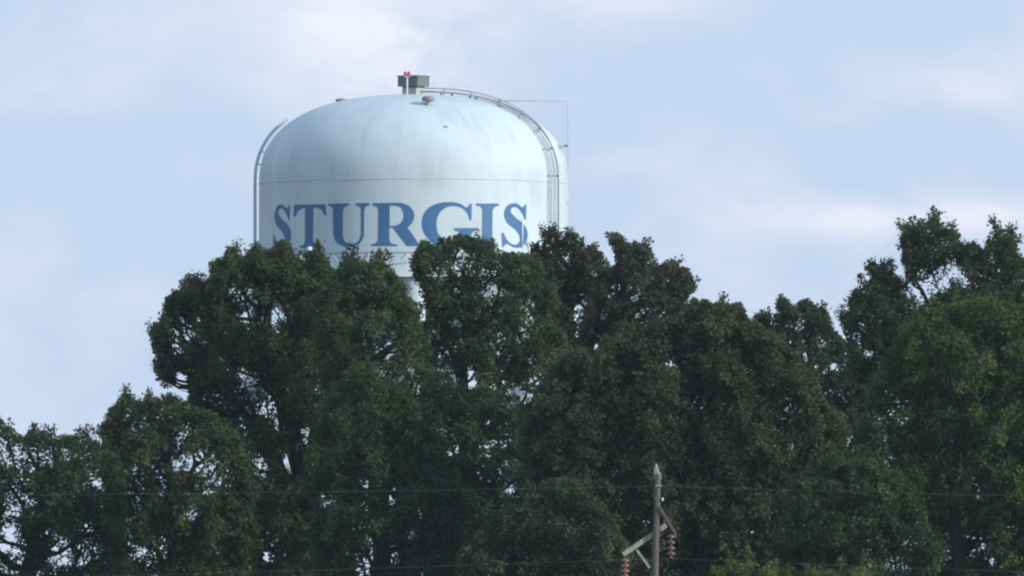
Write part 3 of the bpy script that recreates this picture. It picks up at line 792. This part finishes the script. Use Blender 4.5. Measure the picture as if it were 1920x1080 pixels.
tree('poplar_tree', 'tallest tree at the right, its ragged crown rising well above its neighbours', 770,
 [(1574,593),(1594,584),(1597,549),(1612,535),(1624,531),(1630,519),(1620,498),(1633,486),(1641,495),(1656,495),(1671,500),(1680,513),(1695,522),(1698,498),(1688,494),(1695,469),(1686,448),(1688,427),(1704,416),(1715,421),(1724,427),(1736,418),(1740,402),(1754,403),(1763,418),(1761,430),(1775,428),(1795,434),(1804,448),(1813,460),(1825,450),(1837,466),(1849,472),(1848,451),(1860,436),(1861,424),(1872,418),(1882,427),(1888,448),(1896,437),(1906,451),(1914,484),(1940,490),(1980,520),(2010,600),(2010,760),(1900,800),(1760,760),(1690,740),(1640,700),(1610,720),(1590,660),(1583,620)],
 [(1760,1080),(1755,850),(1752,700),(1755,580)], 'olive', 18, 3.8, trunk_r=.24, dens=1.0, gaps=[(1810,532,12,15),(1770,540,18,16),(1625,665,16,14),(1722,560,10,12),(1872,508,6,9),(1740,580,12,8),(1615,610,10,10)], tint0=.36, rmax=.75, attempts=3200, airy=.5)
tree('maple_tree', 'fresh green rounded tree at the right edge, lower and brighter than the tree behind it', 742,
 [(1590,900),(1600,830),(1625,780),(1628,735),(1650,690),(1672,655),(1690,612),(1710,593),(1727,576),(1750,582),(1775,570),(1804,568),(1834,556),(1858,559),(1876,573),(1893,585),(1915,572),(1950,575),(2000,600),(2020,760),(2010,1000),(1900,1090),(1860,1000),(1790,940),(1720,960),(1640,960)],
 [(1800,1090),(1795,1000),(1785,900),(1800,760)], 'fresh', 19, 4.0, dens=1.0, gaps=[(1880,755,12,18),(1780,905,7,20),(1845,930,8,22)], tint0=.42, trunk_r=.26, attempts=3200)
tree('maple_tree', 'shaded green tree with slender trunks at the bottom right corner', 752,
 [(1850,780),(1920,720),(2010,720),(2030,1090),(1715,1090),(1735,1000),(1710,930),(1690,860),(1720,780)],
 [(1742,1090),(1738,1000),(1733,900),(1700,800)], 'green', 20, 2.6, airy=.1, clump_dens=1.12, dens=.95, trunk_r=.2, gaps=[(1752,985,6,16),(1722,985,9,10),(1862,1055,9,14),(1835,940,5,14),(1747,1050,12,14),(1845,1020,6,12)], tint0=.5)
tree('maple_tree', 'grey green bushy tree with twiggy top, right of the utility pole', 716,
 [(1480,960),(1500,890),(1530,862),(1560,850),(1590,868),(1620,855),(1650,880),(1690,890),(1720,920),(1740,980),(1745,1090),(1450,1090),(1460,1010)],
 [(1600,1090),(1598,1020),(1595,950)], 'olive', 21, 2.8, dens=1.0, tint0=.30, rmax=.65)
tree('young_tree', 'low sapling with yellow green upright shoots, along the lower edge right of the pole', 690,
 [(1335,1090),(1350,1066),(1380,1064),(1405,1052),(1425,1060),(1455,1064),(1470,1082),(1510,1080),(1522,1066),(1548,1068),(1570,1070),(1585,1068),(1610,1062),(1640,1076),(1640,1130),(1335,1130)],
 [(1480,1120),(1480,1100)], 'lime', 22, 1.0, dens=1.1, rmax=.30, leaf_len=.11, pointy=1.6, trunk_r=.10, shoots=.6, shoot_h=.62)
tree('maple_tree', 'mid green leafy tree with a rounded top, below and left of the tower\'s stem', 738,
 [(595,790),(610,750),(640,720),(660,690),(680,680),(700,688),(720,710),(760,740),(790,790),(830,840),(860,900),(880,960),(870,1090),(600,1090),(585,980),(590,880)],
 [(720,1090),(715,980),(700,860)], 'green', 23, 3.4, dens=1.0, gaps=[(670,945,16,12),(800,960,16,16),(715,1020,16,14),(690,1075,16,10),(605,945,8,24)], tint0=.42)
tree('oak_tree', 'dusky green tree filling the space under the open middle crown', 750,
 [(785,760),(815,720),(845,705),(870,745),(905,720),(940,770),(985,775),(1025,735),(1055,780),(1060,900),(1050,1090),(800,1090),(790,950)],
 [(930,1090),(930,1000),(925,900)], 'green', 24, 2.8, dens=1.0, airy=.2, gaps=[(915,855,5,5),(850,955,10,8),(985,800,8,10)], tint0=.30)
tree('oak_tree', 'low brownish tree left of the utility pole along the lower edge', 712,
 [(860,1090),(880,1010),(930,960),(980,950),(1010,920),(1040,900),(1070,895),(1100,925),(1130,950),(1160,1000),(1170,1090)],
 [(1020,1090),(1022,1020),(1030,960)], 'brown', 25, 2.6, dens=1.0, tint0=.32, rmax=.6)
tree('oak_tree', 'medium brownish green tree just left of the very large leaning tree', 752,
 [(186,817),(192,793),(205,770),(220,758),(230,740),(243,738),(263,752),(270,763),(273,748),(287,745),(307,750),(318,738),(333,743),(345,755),(380,770),(420,800),(455,830),(470,880),(470,960),(460,1090),(190,1090),(205,960),(200,870)],
 [(330,1090),(326,1000),(320,900),(300,820)], 'olive', 26, 3.2, dens=.95, gaps=[(330,872,13,20),(357,880,8,14),(390,922,18,12),(265,1035,12,10),(250,800,5,6),(300,930,8,10),(430,990,10,10)], tint0=.42, rmax=.7)
tree('oak_tree', 'low spreading green tree at the lower left with sky showing through its base', 745,
 [(-90,850),(-60,800),(0,783),(10,793),(30,813),(43,823),(60,808),(87,812),(103,827),(117,818),(143,815),(163,818),(180,827),(205,845),(225,900),(230,980),(215,1090),(-100,1090)],
 [(45,1090),(62,1020),(85,940),(110,880)], 'green', 27, 3.0, airy=.5, dens=.85, gaps=[(102,1030,13,9),(125,1052,10,11),(150,1025,10,8),(18,1000,10,10),(32,1035,11,9),(5,1030,9,12),(60,880,8,9),(15,870,14,12),(30,960,20,10),(185,905,14,12)], tint0=.40, rmax=.7)
tree('oak_tree', 'shadowed tree between the leaning trunk and the brownish tree along the lower edge', 772,
 [(380,960),(430,930),(470,940),(520,960),(560,920),(610,960),(630,1090),(360,1090)],
 [(480,1090),(482,1030),(480,990)], 'dark', 28, 2.0, dens=.85, gaps=[(490,1030,24,34),(400,1000,14,12)], tint0=.35, rmax=.6)
print('leaf triangles', tree.total)
